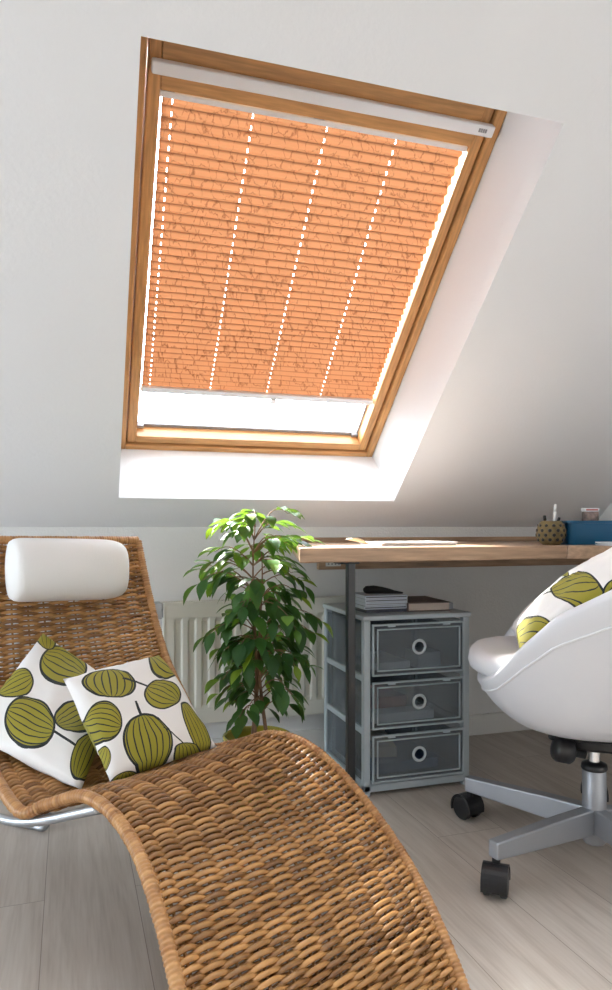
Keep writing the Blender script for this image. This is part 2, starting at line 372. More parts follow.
# ---- roof window
w = bpy.data.objects.new('window_1', None); C.objects.link(w); w.location = S(.57,.12,.26)
struct(w, 'pine framed roof window set into the white sloping ceiling', 'window')
bpy.context.view_layer.update()
Wi = Matrix.Translation(-w.location)
def wb(name, boxes, mat, bevel=.003):
    bm = bmesh.new()
    for b in boxes: box(bm, *b, mat=Wi @ MS)
    return obj(name, bm, mat, w, bevel=bevel)
fx0, fx1, fs0, fs1 = .1045, 1.0415, .111, 1.382
ro, rs = .255, .266
fw = .026
wb('outer_frame', [(fx0, fx0+fw, fs0, fs1, ro, .334), (fx1-fw, fx1, fs0, fs1, ro, .334)], M['pine_v'])
wb('outer_frame', [(fx0+fw, fx1-fw, fs0, fs0+.022, ro, .334), (fx0+fw, fx1-fw, fs1-.045, fs1, ro+.0, .334)], M['pine'])
wb('outer_frame', [(fx0+fw, fx0+fw+.012, fs0+.022, fs1-.045, .332, .340), (fx1-fw-.012, fx1-fw, fs0+.022, fs1-.045, .332, .340), (fx0+fw, fx1-fw, fs0+.02, fs0+.034, .332, .340), (fx0+fw, fx1-fw, fs1-.06, fs1-.04, .332, .340), (fx0-.004, fx0, fs0, fs1, .30, .34), (fx1, fx1+.004, fs0, fs1, .30, .34)], M['pine_v'], 0)
sx0, sx1, ss0, ss1 = fx0+fw+.005, fx1-fw-.005, fs0+.026, fs1-.05
sw = .030
wb('sash', [(sx0, sx0+sw, ss0, ss1, rs, .33), (sx1-sw, sx1, ss0, ss1, rs, .33)], M['pine_v'], .004)
wb('sash', [(sx0+sw, sx1-sw, ss0, ss0+.028, rs, .33), (sx0+sw, sx1-sw, ss1-.111, ss1-.080, rs, .33), (sx0+sw, sx1-sw, ss1-.080, ss1-.077, rs+.008, .33), (sx0+sw, sx1-sw, ss1-.077, ss1-.055, rs-.002, .33), (sx0+sw, sx1-sw, ss1-.055, ss1, rs-.004, .33)], M['pine'], .004)
gx0, gx1, gs0, gs1 = sx0+sw, sx1-sw, ss0+.028, ss1-.111
wb('gasket', [(gx0, gx1, gs0, gs0+.012, .318, .328), (gx0, gx0+.006, gs0, gs1, .318, .328), (gx1-.006, gx1, gs0, gs1, .318, .328), (gx0, gx1, gs1-.006, gs1, .318, .328)], M['gasket'], 0)
wb('glass_pane', [(gx0, gx1, gs0, gs1, .322, .326)], M['glass'], 0)
vb = wb('ventilation_bar', [(sx0+.006, sx1+.006, ss1-.074, ss1-.046, rs-.030, rs-.005)], M['alu'], .004)
bm = bmesh.new()   # small raised maker's plate at its right end
for k in range(4): box(bm, sx1-.040+k*.0062, sx1-.040+k*.0062+.0048, ss1-.064, ss1-.055, rs-.0312, rs-.0298, mat=Wi @ MS)
nb = obj('maker_mark', bm, M['gasket'], vb)
for xx in (gx0+.002, gx1-.026): wb('corner_block', [(xx, xx+.024, gs0+.001, gs0+.013, .305, .318)], M['gasket'], .002)
# ---- pleated blind
bx0, bx1 = gx0+.008, gx1-.006; bs0, bs1 = .345, 1.203; rb = .292
bl = thing('pleated_blind', 'orange crinkled pleated blind drawn over most of the roof window', 'blind', S((bx0+bx1)/2, bs1, rb))
Bi = Matrix.Translation(-bl.location)
bm = bmesh.new(); uvl = bm.loops.layers.uv.new('UVMap'); tone = bm.verts.layers.float.new('tone')
NP = 38; SUBV = 4; NX = 40
ss = [0]; 
for i in range(NP): ss.append(ss[-1] + 1.0 + .55*(i/NP))
ss = [bs0+.012+(bs1-bs0-.008)*v/ss[-1] for v in ss]
grid = []
for i in range(NP):
    for j in range(SUBV*2):
        f = j/(SUBV*2); tri = 1-abs(2*f-1)
        s = ss[i]+(ss[i+1]-ss[i])*f
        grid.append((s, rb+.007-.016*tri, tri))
grid.append((ss[-1], rb+.007, 0))
rows = []
for (s, r, tr_) in grid:
    row = []
    for k in range(NX+1):
        x = bx0+(bx1-bx0)*k/NX
        wv = noise.noise(Vector((x*9, s*14, 0)))*.0025
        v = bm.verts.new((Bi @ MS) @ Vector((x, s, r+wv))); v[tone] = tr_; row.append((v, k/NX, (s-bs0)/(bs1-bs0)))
    rows.append(row)
for A, B in zip(rows, rows[1:]):
    for k in range(NX):
        q = (A[k], A[k+1], B[k+1], B[k]); f = bm.faces.new([v[0] for v in q])
        for lp, v in zip(f.loops, q): lp[uvl].uv = (v[1], v[2])
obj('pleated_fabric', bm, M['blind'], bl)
def bb(name, boxes, mat, bevel=.003, parent=None):
    bm = bmesh.new()
    for b in boxes: box(bm, *b, mat=Bi @ MS)
    return obj(name, bm, mat, parent or bl, bevel=bevel)
bb('head_rail', [(bx0-.008, bx1+.006, bs1, bs1+.014, rb-.016, rb+.008)], M['alu'])
bb('bottom_rail', [(bx0-.003, bx1+.003, bs0-.006, bs0+.014, rb-.012, rb+.010)], M['alu'])
bb('pull_tab', [((bx0+bx1)/2+.03, (bx0+bx1)/2+.048, bs0-.020, bs0-.004, rb-.020, rb-.010)], M['alu'])
bb('rail_bracket', [(bx0-.006, bx0+.028, bs1+.012, bs1+.030, rb-.014, rb)], M['gasket'])
bb('rail_bracket', [((bx0+bx1)/2-.03, (bx0+bx1)/2+.0, bs1+.012, bs1+.030, rb-.014, rb)], M['gasket'])
# ---- upper roof window out of view, added to light the room from above
w2 = bpy.data.objects.new('added_window_2', None); C.objects.link(w2); struct(w2, 'added wide roof window high in the slope, unseen, for light from above', 'window')
bm = bmesh.new()
for b in ((HU[0], HU[0]+.05, HU[2], HU[3]), (HU[1]-.05, HU[1], HU[2], HU[3]), (.27,.33,HU[2]+.05,HU[3]-.05), (HU[0]+.05, HU[1]-.05, HU[2], HU[2]+.05), (HU[0]+.05, HU[1]-.05, HU[3]-.05, HU[3])): box(bm, *b, .26, .33, mat=MS)
obj('added_window_frame', bm, M['pine'], w2)
bm = bmesh.new(); box(bm, HU[0]+.05, HU[1]-.05, HU[2]+.05, HU[3]-.05, .30, .304, mat=MS); obj('glass_pane', bm, M['glass'], w2)
w3 = bpy.data.objects.new('added_window_3', None); C.objects.link(w3); struct(w3, 'added white casement window in the left gable wall, unseen, for side light', 'window')  # unseen window added to bring in more daylight
bm = bmesh.new()
for b in ((GW[0],GW[0]+.06,GW[2],GW[3]),(GW[1]-.06,GW[1],GW[2],GW[3]),(1.07,1.13,GW[2]+.06,GW[3]-.06),(GW[0]+.06,GW[1]-.06,GW[2],GW[2]+.06),(GW[0]+.06,GW[1]-.06,GW[3]-.06,GW[3])): box(bm, XL-.14, XL-.08, b[0], b[1], b[2], b[3])
obj('added_window_frame', bm, M['white_paint'], w3)
bm = bmesh.new(); box(bm, XL-.112, XL-.108, GW[0]+.06, GW[1]-.06, GW[2]+.06, GW[3]-.06); obj('glass_pane', bm, M['glass'], w3)

# ============================================================ RADIATOR
rx0, rx1, rz0, rz1, ryf, ryb = .246, 1.06, .152, .552, 2.302, 2.352
rd = thing('radiator', 'cream panel radiator on the low wall behind the potted plant', 'radiator', (rx0, ryb, rz0))
ri = Matrix.Translation(-rd.location)
bm = bmesh.new()      # fluted front panel profile swept upward, closed top and bottom rails
prof = []; nfl = 17; px_ = rx0+.030; pitch = (rx1-rx0-.06)/nfl
for i in range(nfl):
    a = px_+i*pitch
    prof += [(a, .0), (a+pitch*.12, .007), (a+pitch*.5, .007), (a+pitch*.62, .0)]
prof += [(rx1-.03, 0)]
def sheet(z0, z1, amp0, amp1):
    A = [bm.verts.new(ri @ Vector((x, ryf+d*amp0, z0))) for x, d in prof]; B = [bm.verts.new(ri @ Vector((x, ryf+d*amp1, z1))) for x, d in prof]
    for k in range(len(prof)-1): bm.faces.new((A[k], A[k+1], B[k+1], B[k]))
sheet(rz0+.05, rz0+.062, 0, 1); sheet(rz0+.062, rz1-.062, 1, 1); sheet(rz1-.062, rz1-.05, 1, 0)
box(bm, rx0+.002, rx1-.002, ryf, ryf+.008, rz0, rz0+.05, mat=ri); box(bm, rx0+.002, rx1-.002, ryf, ryf+.008, rz1-.05, rz1-.006, mat=ri)
box(bm, rx0+.002, rx0+.030, ryf, ryf+.008, rz0+.05, rz1-.05, mat=ri); box(bm, rx1-.030, rx1-.002, ryf, ryf+.008, rz0+.05, rz1-.05, mat=ri)
box(bm, rx0+.01, rx1-.01, ryf+.012, ryb, rz0+.01, rz1-.01, mat=ri)
obj('panel', bm, M['rad'], rd, bevel=.0015)
boxobj('side_cover', (rx0-.004, rx0+.002, ryf-.002, ryb, rz0-.002, rz1), M['rad'], rd, M4=ri, bevel=.001)
boxobj('side_cover', (rx1-.002, rx1+.004, ryf-.002, ryb, rz0-.002, rz1), M['rad'], rd, M4=ri, bevel=.001)
bm = bmesh.new()
box(bm, rx0, rx1, ryf-.002, ryf+.004, rz1-.006, rz1+.002, mat=ri); box(bm, rx0, rx1, ryb-.004, ryb, rz1-.006, rz1+.002, mat=ri)
for i in range(96):
    x = rx0+.004+i*(rx1-rx0-.01)/95; box(bm, x, x+.004, ryf+.004, ryb-.004, rz1-.006, rz1+.001, mat=ri)
obj('top_grille', bm, M['rad'], rd)
bm = bmesh.new(); box(bm, rx0-.030, rx0-.008, ryf+.01, ryb+.024, rz1-.052, rz1+.0, mat=ri); obj('bracket', bm, M['steel'], rd, bevel=.002)
bm = bmesh.new(); lathe(bm, [(.010,0),(.013,.002),(.013,.012),(.009,.014)], 16, M4=ri @ Matrix.Translation((rx0-.010, ryf+.025, rz1-.035)) @ Matrix.Rotation(R(90),4,'Y')); obj('vent_plug', bm, M['steel'], rd, smooth=True)
bm = bmesh.new()
bm.free()
for xx in (rx0+.15, rx1-.15): boxobj('wall_bracket', (xx, xx+.03, ryb, WY, rz0+.1, rz0+.3), M['rad'], rd, M4=ri, bevel=0)

# ============================================================ DESK
DZ = .7455; DT = .038
dk = thing('corner_desk', 'wooden corner desk top on a dark leg under the sloping ceiling', 'desk', (.657,1.73,0))
di = Matrix.Translation(-dk.location)
def dobj(name, bm, mat, bevel=.003):
    bmesh.ops.transform(bm, matrix=di, verts=bm.verts[:]); return obj(name, bm, mat, dk, bevel=bevel)
bm = bmesh.new(); extrude_poly(bm, [(.522,1.711),(1.335,1.711),(1.62,WY-.001),(.70,WY-.001)], DZ-DT, DZ); dobj('worktop', bm, M['oak'], .004)
bm = bmesh.new(); extrude_poly(bm, [(1.336,1.711),(1.62,1.53),(XR-.001,1.50),(XR-.001,WY-.001),(1.622,WY-.001)], DZ-DT, DZ); dobj('side_worktop', bm, M['oak'], .004)
bm = bmesh.new(); box(bm, .659,.680,1.722,1.743,0,DZ-DT); box(bm, .636,.690,1.716,1.776,DZ-DT-.005,DZ-DT); dobj('leg', bm, M['dark_metal'], .002)
bm = bmesh.new(); box(bm, 1.86,1.89,1.62,1.65,0,DZ-DT); box(bm, 1.85,1.90,1.61,1.66,DZ-DT-.005,DZ-DT); dobj('leg', bm, M['dark_metal'], .002)
bm = bmesh.new(); box(bm, .79,XR-.02,WY-.026,WY-.001,.648,DZ-DT); dobj('wall_batten', bm, M['oak'], .002)
bm = bmesh.new(); box(bm, .702,XR-.02,WY-.022,WY-.001,DZ,DZ+.017); dobj('upstand', bm, M['oak'], .002)
bm = bmesh.new(); box(bm, .815,.872,WY-.030,WY-.026,.660,.690); dobj('bracket_plate', bm, M['white_paint'], .001)
bm = bmesh.new()
for i in range(4):
    for j in range(2): lathe(bm, [(.0032,0),(.0032,.001)], 10, M4=Matrix.Translation((.825+i*.013, WY-.0302, .668+j*.014)) @ Matrix.Rotation(R(90),4,'X'))
dobj('screw', bm, M['gasket'], 0)

# ---- items on the desk
def paper_sheets(name, label, x, y, z, wx, wy, n, rot, mat, cat='paper'):
    bm = bmesh.new()
    for i in range(n):
        a = Matrix.Rotation(R(random.uniform(-4,4)),4,'Z') @ Matrix.Translation((random.uniform(-.004,.004), random.uniform(-.004,.004), 0))
        box(bm, -wx/2, wx/2, -wy/2, wy/2, i*.0022, i*.0022+.0018, mat=a)
    o = obj(name, bm, mat); o.location = (x,y,z); o.rotation_euler.z = R(rot); tag(o, label, cat); return o
paper_sheets('paper_stack', 'loose white sheets lying on the desk above the drawer unit', .93, 1.93, DZ, .24, .17, 5, 2, M['paper'])
paper_sheets('notebook', 'white notepad on the right end of the desk before the blue box', 1.545, 1.66, DZ, .20, .12, 5, -12, M['paper'], 'notepad')
# pen pot
pp = at(551, 545, 2.14); pot = thing('pen_pot', 'round brown woven pot with dark dots holding pens', 'pen pot', (pp.x, pp.y, DZ))
bm = bmesh.new()
prof = [(.024,0),(.036,.010),(.0425,.026),(.0435,.040),(.040,.056),(.033,.068),(.029,.073),(.026,.073),(.030,.066),(.037,.054),(.039,.040),(.034,.018),(.020,.006)]
lathe(bm, prof, 28); 
potm = P('woven_pot', (.17,.125,.05), .7, bump=.8, bscale=150, var=.3, vscale=60); obj('bowl', bm, potm, pot, smooth=True)
bm = bmesh.new()
for zi, z in enumerate((.016,.030,.044,.058)):
    for k in range(11):
        a = 2*PI*(k+.5*(zi%2))/11; r_ = (.039,.0432,.0430,.0385)[zi]
        mt = Matrix.Translation((r_*math.cos(a), r_*math.sin(a), z)) @ Matrix.Rotation(a,4,'Z') @ Matrix.Rotation(R(90),4,'Y')
        lathe(bm, [(.0058,-.001),(.005,.0012),(.0015,.002)], 8, M4=mt)
obj('dark_dot', bm, M['black'], pot, smooth=True)['kind'] = 'stuff'
def pen(base, tip, r, mat, label, name='pen', capm=None):
    base = Vector(base); tip = Vector(tip); t = thing(name, label, 'pen', base)
    tubeobj('barrel', [Vector(), (tip-base)*.8], r, mat, t, 10)
    d = (tip-base); tubeobj('cap', [d*.8, d*.97, d], [r*1.12, r*1.12, r*.7], capm or mat, t, 10)
b0 = Vector((pp.x, pp.y, DZ+.012))
RW = RT*1.0
pen(b0+RW*.006, b0+RW*.014+Vector((0,0,.112)), .0042, M['white_paint'], 'white marker pen standing in the woven pen pot')
pen(b0-RW*.010+FW*.004, b0-RW*.020+Vector((0,0,.078)), .0045, M['purple'], 'dark purple pen leaning left in the woven pen pot', capm=M['black'])
pen(b0-RW*.002-FW*.012, b0+RW*.022-FW*.01+Vector((0,0,.072)), .004, M['black'], 'short black pen leaning right in the woven pen pot')
# blue box
bc = at(569, 545, 2.12)
bx = thing('storage_box', 'blue open plastic box standing on the desk beside the pen pot', 'box', (bc.x, bc.y, DZ), R(-8))
bm = bmesh.new(); Lx, Ly, Hh = .30, .19, .074
def rrect(x0,x1,y0,y1,r,z,n=6):
    o = []
    for cx,cy,a0 in ((x1-r,y1-r,0),(x0+r,y1-r,90),(x0+r,y0+r,180),(x1-r,y0+r,270)):
        for k in range(n+1):
            a = R(a0+90*k/n); o.append(Vector((cx+r*math.cos(a), cy+r*math.sin(a), z)))
    return o
def loft(bm, loops, capb=True, capt=False):
    L_ = [[bm.verts.new(p) for p in lp] for lp in loops]; n = len(L_[0])
    for A, B in zip(L_, L_[1:]):
        for k in range(n): bm.faces.new((A[k], A[(k+1)%n], B[(k+1)%n], B[k]))
    if capb: bm.faces.new(L_[0][::-1])
    if capt: bm.faces.new(L_[-1])
loft(bm, [rrect(.006,Lx-.006,.006,Ly-.006,.02,0), rrect(0,Lx,0,Ly,.024,Hh-.008), rrect(-.002,Lx+.002,-.002,Ly+.002,.026,Hh-.008), rrect(-.002,Lx+.002,-.002,Ly+.002,.026,Hh), rrect(.004,Lx-.004,.004,Ly-.004,.02,Hh), rrect(.009,Lx-.009,.009,Ly-.009,.017,.004)], True, True)
obj('tray', bm, M['blue'], bx, smooth=False, bevel=.001)
jb = at(592, 519, 2.18)
jr = thing('spice_tin', 'small tin with a pale lid sticking out of the blue box', 'tin', (jb.x+.01, jb.y+.02, DZ+.005), R(-20))
tinm = P('printed_tin', (.20,.14,.12), .4, var=.9, vscale=60)
bm = bmesh.new(); box(bm, -.022,.022,-.013,.013,0,.098); obj('body', bm, tinm, jr, bevel=.002)
bm = bmesh.new(); box(bm, -.024,.024,-.015,.015,.098,.109); obj('lid', bm, M['paper'], jr, bevel=.002)
bm = bmesh.new(); box(bm, -.018,.018,-.0158,-.0149,.101,.1055); obj('red_stripe', bm, M['red'], jr)
def leaf_mesh(bm, base, direc, length, width, tone_l, tone, droop=.4, up=Vector((0,0,1)), fold=.25):
    d = direc.normalized(); side = d.cross(up)
    if side.length < .1: side = Vector((1,0,0))
    side.normalize(); nn = side.cross(d).normalized()
    prev = None; p = base.copy(); NS = 7
    ws = (.05,.62,.95,1.0,.78,.40,.03)
    for i in range(NS):
        f = i/(NS-1); w_ = width*.5*ws[i]
        c = p - nn*0
        row = []
        for k, sx in ((0,-1),(1,0),(2,1)):
            v = bm.verts.new(c + side*w_*sx + nn*(abs(sx)*w_*fold)); v[tone_l] = tone; row.append(v)
        if prev:
            bm.faces.new((prev[0], prev[1], row[1], row[0])); bm.faces.new((prev[1], prev[2], row[2], row[1]))
        prev = row
        d = (d - UP*droop/NS).normalized(); nn = side.cross(d).normalized()
        p = p + d*length/(NS-1)
lf = at(346, 543, 2.02); bm = bmesh.new(); tl = bm.verts.layers.float.new('tone')
leaf_mesh(bm, Vector((0,0,.017)), Vector((1,.1,-.15)), .075, .034, tl, .9, .1, fold=.5)
dryl = P('dry_leaf', (.62,.58,.42), .4, var=.3, vscale=40); o = obj('fallen_leaf', bm, dryl, smooth=True); o.location = (lf.x, lf.y, DZ+.002)
sm = o.modifiers.new('s','SOLIDIFY'); sm.thickness = .0008
tag(o, 'pale curled leaf lying on the desk above the dark leg', 'leaf')

# ============================================================ DRAWER UNIT
UX0, UX1, UY0, UY1, UZ = .785, 1.138, 1.921, 2.285, .536
un = thing('drawer_unit', 'grey translucent plastic drawer unit with three drawers under the desk', 'drawer unit', (UX0, UY0, 0))
W_, D_ = UX1-UX0, UY1-UY0
pw = .022
boxobj('top_panel', (-.004, W_+.004, -.006, D_+.004, UZ-.014, UZ), M['unitframe'], un, bevel=.003)
boxobj('base_panel', (0, W_, 0, D_, .012, .034), M['unitframe'], un, bevel=.003)
for x in (0, W_-pw):
    for y in (0.0, D_-pw): boxobj('post', (x, x+pw, y, y+pw, .0, UZ-.014), M['unitframe'], un, bevel=.003)
lev = [.034, .192, .350, UZ-.014]
for x in (.002, W_-.016):
    for z in lev[1:3]:
        boxobj('side_rail', (x, x+.014, pw, D_-pw, z-.012, z+.006), M['unitframe'], un, bevel=.002)
for x in (.006, W_-.009):
    for i in range(3):
        boxobj('side_panel', (x, x+.003, pw, D_-pw, lev[i]+.006, lev[i+1]-.012), M['drawer'], un, bevel=0)
boxobj('back_panel', (pw, W_-pw, D_-.006, D_-.003, .034, UZ-.014), M['drawer'], un, bevel=0)
dprot = None
def make_drawer(z0, h):
    e = bpy.data.objects.new('drawer', None); C.objects.link(e); e.parent = un; e.location = (pw+.002, -.012, z0)
    w_ = W_-2*pw-.004; bm = bmesh.new(); t = .012
    t = .005
    for (i0, lw, ya, yb) in ((0, t, 0, .012), (.014, .004, -.001, .006)):
        box(bm, i0,w_-i0,ya,yb,i0,i0+lw); box(bm, i0,w_-i0,ya,yb,h-i0-lw,h-i0); box(bm, i0,i0+lw,ya,yb,i0+lw,h-i0-lw); box(bm, w_-i0-lw,w_-i0,ya,yb,i0+lw,h-i0-lw)
    for xx in (.2,.8): box(bm, xx*w_-.012, xx*w_+.012, -.002, .006, h-.009, h-.004)
    obj('front_frame', bm, M['unitframe'], e, bevel=.002)
    # inner raised border + clear front with a finger hole
    bm = bmesh.new(); n = 40; cx, cz, r = w_*.5, h*.53, .0165
    outer = []; inner = []
    for k in range(n):
        a = 2*PI*k/n; ca, sa = math.cos(a), math.sin(a)
        inner.append((cx+r*ca, cz+r*sa))
        sc = min((w_/2-t)/abs(ca) if abs(ca)>1e-6 else 1e9, ((h-t-cz) if sa>0 else (cz-t))/abs(sa) if abs(sa)>1e-6 else 1e9)
        outer.append((cx+sc*ca, cz+sc*sa))
    for corner in ((t,t),(w_-t,t),(w_-t,h-t),(t,h-t)):
        j = min(range(n), key=lambda q: (outer[q][0]-corner[0])**2+(outer[q][1]-corner[1])**2); outer[j] = corner
    vo = [bm.verts.new((x,.004,z)) for x,z in outer]; vi = [bm.verts.new((x,.004,z)) for x,z in inner]
    vo2 = [bm.verts.new((x,.0065,z)) for x,z in outer]; vi2 = [bm.verts.new((x,.0065,z)) for x,z in inner]
    for k in range(n):
        q = (k+1)%n; bm.faces.new((vo[k],vo[q],vi[q],vi[k])); bm.faces.new((vo2[k],vo2[q],vi2[q],vi2[k])); bm.faces.new((vi[k],vi[q],vi2[q],vi2[k]))
    obj('front_pane', bm, M['drawer'], e)
    bm = bmesh.new()
    ring = [Vector((cx+(r+.003)*math.cos(2*PI*k/32), .003, cz+(r+.003)*math.sin(2*PI*k/32))) for k in range(32)]
    nn = 8; rg = []
    for k in range(32):
        c = ring[k]; rad = (c-Vector((cx,.003,cz))).normalized()
        rg.append([bm.verts.new(c + rad*.0042*math.cos(2*PI*j/nn) + Vector((0,.0045*math.sin(2*PI*j/nn),0))) for j in range(nn)])
    for k in range(32):
        for j in range(nn): bm.faces.new((rg[k][j], rg[k][(j+1)%nn], rg[(k+1)%32][(j+1)%nn], rg[(k+1)%32][j]))
    obj('ring_handle', bm, P('handle_plastic', (.62,.66,.68), .3) if 'hp' not in M else M['hp'], e, smooth=True)
    bm = bmesh.new(); y1 = D_-.03
    box(bm, .004,.007,.010,y1,.004,h-.02); box(bm, w_-.007,w_-.004,.010,y1,.004,h-.02); box(bm, .004,w_-.004,.010,y1,.002,.005); box(bm, .004,w_-.004,y1-.003,y1,.005,h-.02)
    obj('bin', bm, M['drawer'], e)
M['hp'] = P('handle_plastic', (.58,.63,.66), .3)
for i in range(3): make_drawer(lev[i]+.007, lev[i+1]-lev[i]-.018)
def dropbox(name, x0,x1,y0,y1,z0,z1, mat, label, cat, rz=0):
    bm = bmesh.new(); box(bm, -(x1-x0)/2,(x1-x0)/2,-(y1-y0)/2,(y1-y0)/2,0,z1-z0); o = obj(name, bm, mat, bevel=.0015)
    o.location = (UX0+(x0+x1)/2, UY0+(y0+y1)/2, z0); o.rotation_euler.z = R(rz); return tag(o, label, cat)
zb = [l+.013 for l in lev[:3]]
dropbox('folder', .05,.27,.05,.27, zb[0], zb[0]+.03, P('blue_folder',(.06,.12,.25),.5), 'dark blue folder lying in the bottom drawer', 'folder', 3)
dropbox('paper_stack', .05,.17,.10,.30, zb[0]+.031, zb[0]+.062, M['pages'], 'stack of paper on the blue folder in the bottom drawer', 'paper', -12)
dropbox('box', .045,.25,.035,.10, zb[1], zb[1]+.028, M['paper'], 'flat white box behind the front of the middle drawer', 'box', 2)
dropbox('book', .05,.20,.14,.31, zb[1], zb[1]+.05, M['red'], 'red covered book at the back of the middle drawer', 'book', 6)
dropbox('case', .19,.27,.03,.12, zb[2], zb[2]+.05, M['greycard'], 'light grey case at the right of the top drawer', 'case', 0)
dropbox('paper_stack', .045,.17,.05,.24, zb[2], zb[2]+.022, M['paper'], 'sheets of white paper lying in the top drawer', 'paper', 5)
# on top of unit: cd cases, pouch, books
cdx = .888; cdy = UY0+.13
lbl = ['lowest','second lowest','middle','second highest','topmost']
for i in range(5):
    a = thing('cd_case', lbl[i]+' of the five cd cases stacked on the drawer unit', 'cd case', (cdx+random.uniform(-.003,.003), cdy+random.uniform(-.003,.003), UZ+i*.0106), R(random.uniform(-3,3)+1), 'cd cases on the drawer unit')
    boxobj('case', (-.071,.071,-.062,.062,0,.0102), M['cd'] if i not in (0,) else M['cd_dark'], a, bevel=.001)
    boxobj('spine_insert', (-.068,.068,-.0625,-.0615,.0036,.0066), M['cd_dark'] if i!=2 else M['greycard'], a, bevel=0)
bm = bmesh.new()
pts = [Vector((-.052,0,.012)), Vector((-.044,0,.0135)), Vector((-.02,.002,.0135)), Vector((.01,.002,.011)), Vector((.032,0,.008)), Vector((.048,-.004,.0055)), Vector((.068,-.010,.0035)), Vector((.074,-.012,.003))]
tube(bm, pts, [.006,.012,.0132,.0108,.008,.0052,.0033,.002], 12)
po = obj('pouch', bm, P('black_cloth', (.012,.011,.012), .8, bump=.6, bscale=80), smooth=True); po.location = (cdx-.005, cdy-.02, UZ+.0532+.0004); po.rotation_euler.z = R(-6)
tag(po, 'small black tapered pouch lying on top of the cd cases', 'pouch')
bk = thing('book', 'thick book with brown cover and cream pages beside the cd cases', 'book', (1.036, UY0+.155, UZ), R(-4))
boxobj('page_block', (-.068,.068,-.098,.098,.003,.025), M['pages'], bk, bevel=.001)
bm = bmesh.new(); box(bm, -.071,.071,-.100,.100,0,.003); box(bm, -.071,.071,-.100,.100,.025,.028); box(bm, -.073,-.069,-.100,.100,0,.028); obj('cover', bm, M['cover'], bk, bevel=.001)
nb_ = boxobj('notebook', (-.012,.012,-.07,.07,0,.02), M['greycard'], bevel=.001); nb_.location = (1.120, UY0+.16, UZ); tag(nb_, 'narrow grey notebook at the right edge of the drawer unit top', 'notebook')

# ============================================================ POTTED FIG
pc = at(257, 735, 1.98); PX, PY = pc.x, pc.y
fig = thing('potted_fig', 'leafy weeping fig in an olive pot before the radiator', 'plant', (PX, PY, 0))
bm = bmesh.new(); lathe(bm, [(.062,0),(.068,.004),(.092,.196),(.097,.200),(.097,.212),(.091,.214),(.087,.208),(.084,.185)], 40); obj('pot', bm, M['pot'], fig, smooth=True)
bm = bmesh.new(); lathe(bm, [(.0855,.176),(.0845,.182),(.04,.187),(.002,.188)], 32); obj('soil', bm, M['soil'], fig, smooth=True)
ZT = .80
def trunk(o, r0, r1, ztop, ph, wob):
    pts = []; rr = []
    for i in range(18):
        f = i/17; z = .18+(ztop-.18)*f
        pts.append(Vector((o[0]*(1-f*.75)+wob*math.sin(ph+f*6), o[1]*(1-f*.75)+wob*math.cos(ph+f*5), z))); rr.append(r0+(r1-r0)*f)
    return pts, rr
trunks = [trunk((RT.x*-.012, RT.y*-.012), .0065, .0015, ZT, 0, .008), trunk((RT.x*.018+.004, RT.y*.018), .006, .0015, ZT-.07, 2.4, .010), trunk((RT.x*.004, RT.y*.004-.014), .005, .0015, ZT-.16, 4.1, .012)]
for pts, rr in trunks: tubeobj('stem', pts, rr, M['bark'], fig, 8)
bmB = bmesh.new(); bmL = bmesh.new(); tl = bmL.verts.layers.float.new('tone')
def envelope(z):   # left and right reach by height, metres along the image's lateral axis
    tab = [(.20,.05,.06),(.26,.11,.11),(.32,.13,.16),(.40,.14,.19),(.50,.145,.19),(.58,.15,.18),(.64,.175,.18),(.70,.20,.19),(.76,.14,.20),(.82,.06,.17),(.86,.02,.10)]
    for a, b in zip(tab, tab[1:]):
        if z <= b[0]:
            f = max(0,(z-a[0])/(b[0]-a[0])); return a[1]+(b[1]-a[1])*f, a[2]+(b[2]-a[2])*f
    return tab[-1][1:]
rnd = random.Random(11)
NB = 76
for i in range(NB):
    f = i/(NB-1); z0 = .29+.53*f**.9; tr = trunks[i%3] if z0 < .6 else trunks[i%2 if z0 < .7 else 0]
    pts = tr[0]; base = min(pts, key=lambda p: abs(p.z-z0+.03)).copy()
    ang = i*2.39996+rnd.uniform(-.3,.3); dl, dd = math.copysign(abs(math.cos(ang))**.6, math.cos(ang)), math.sin(ang)
    el, er = envelope(min(z0+.02,.86)); reach_lat = (er if dl > 0 else el); k = rnd.uniform(.55,1.08)
    hor = RT*dl*reach_lat*k + FW*dd*.13*k
    hor = hor*.86
    rise = rnd.uniform(.02,.06) if z0 < .72 else rnd.uniform(.03,.075)
    bp = []
    for j in range(9):
        g = j/8; bp.append(base + hor*g + UP*(rise*math.sin(g*PI*.62)*1.4 - .045*g*g*(1 if z0<.7 else .4)))
    tube(bmB, bp, [.0022-.0014*j/8 for j in range(9)], 5)
    nl = 6 if z0 > .4 else 5
    for q in range(nl):
        g = .28+.72*q/(nl-1); jj = min(int(g*8),7); p = bp[jj].lerp(bp[jj+1], g*8-jj)
        sd = 1 if q%2 else -1; hd = hor.normalized() if hor.length > 1e-4 else RT
        pd = hd.cross(UP)*sd
        dr = hd*rnd.uniform(.2,.9) + pd*rnd.uniform(.1,.7) + UP*rnd.uniform(-1.0,.05)
        if z0 > .66: dr = hd*rnd.uniform(.5,1) + pd*rnd.uniform(.1,.8) + UP*rnd.uniform(-.45,.25)
        young = (q == nl-1 and rnd.random() < .45) or (z0 > .65 and rnd.random() < .25)
        tn = rnd.uniform(.8,1.0) if young else rnd.uniform(0,.6)+(.15 if z0>.65 else 0)
        Ln = rnd.uniform(.052,.078)*(.85 if young else 1)
        st_ = p + dr.normalized()*.010; tube(bmB, [p, st_], .0007, 4)
        leaf_mesh(bmL, st_, dr, Ln, Ln*rnd.uniform(.46,.56), tl, tn, rnd.uniform(.5,1.3), fold=rnd.uniform(.1,.5))
obj('branches', bmB, M['bark'], fig, smooth=True)
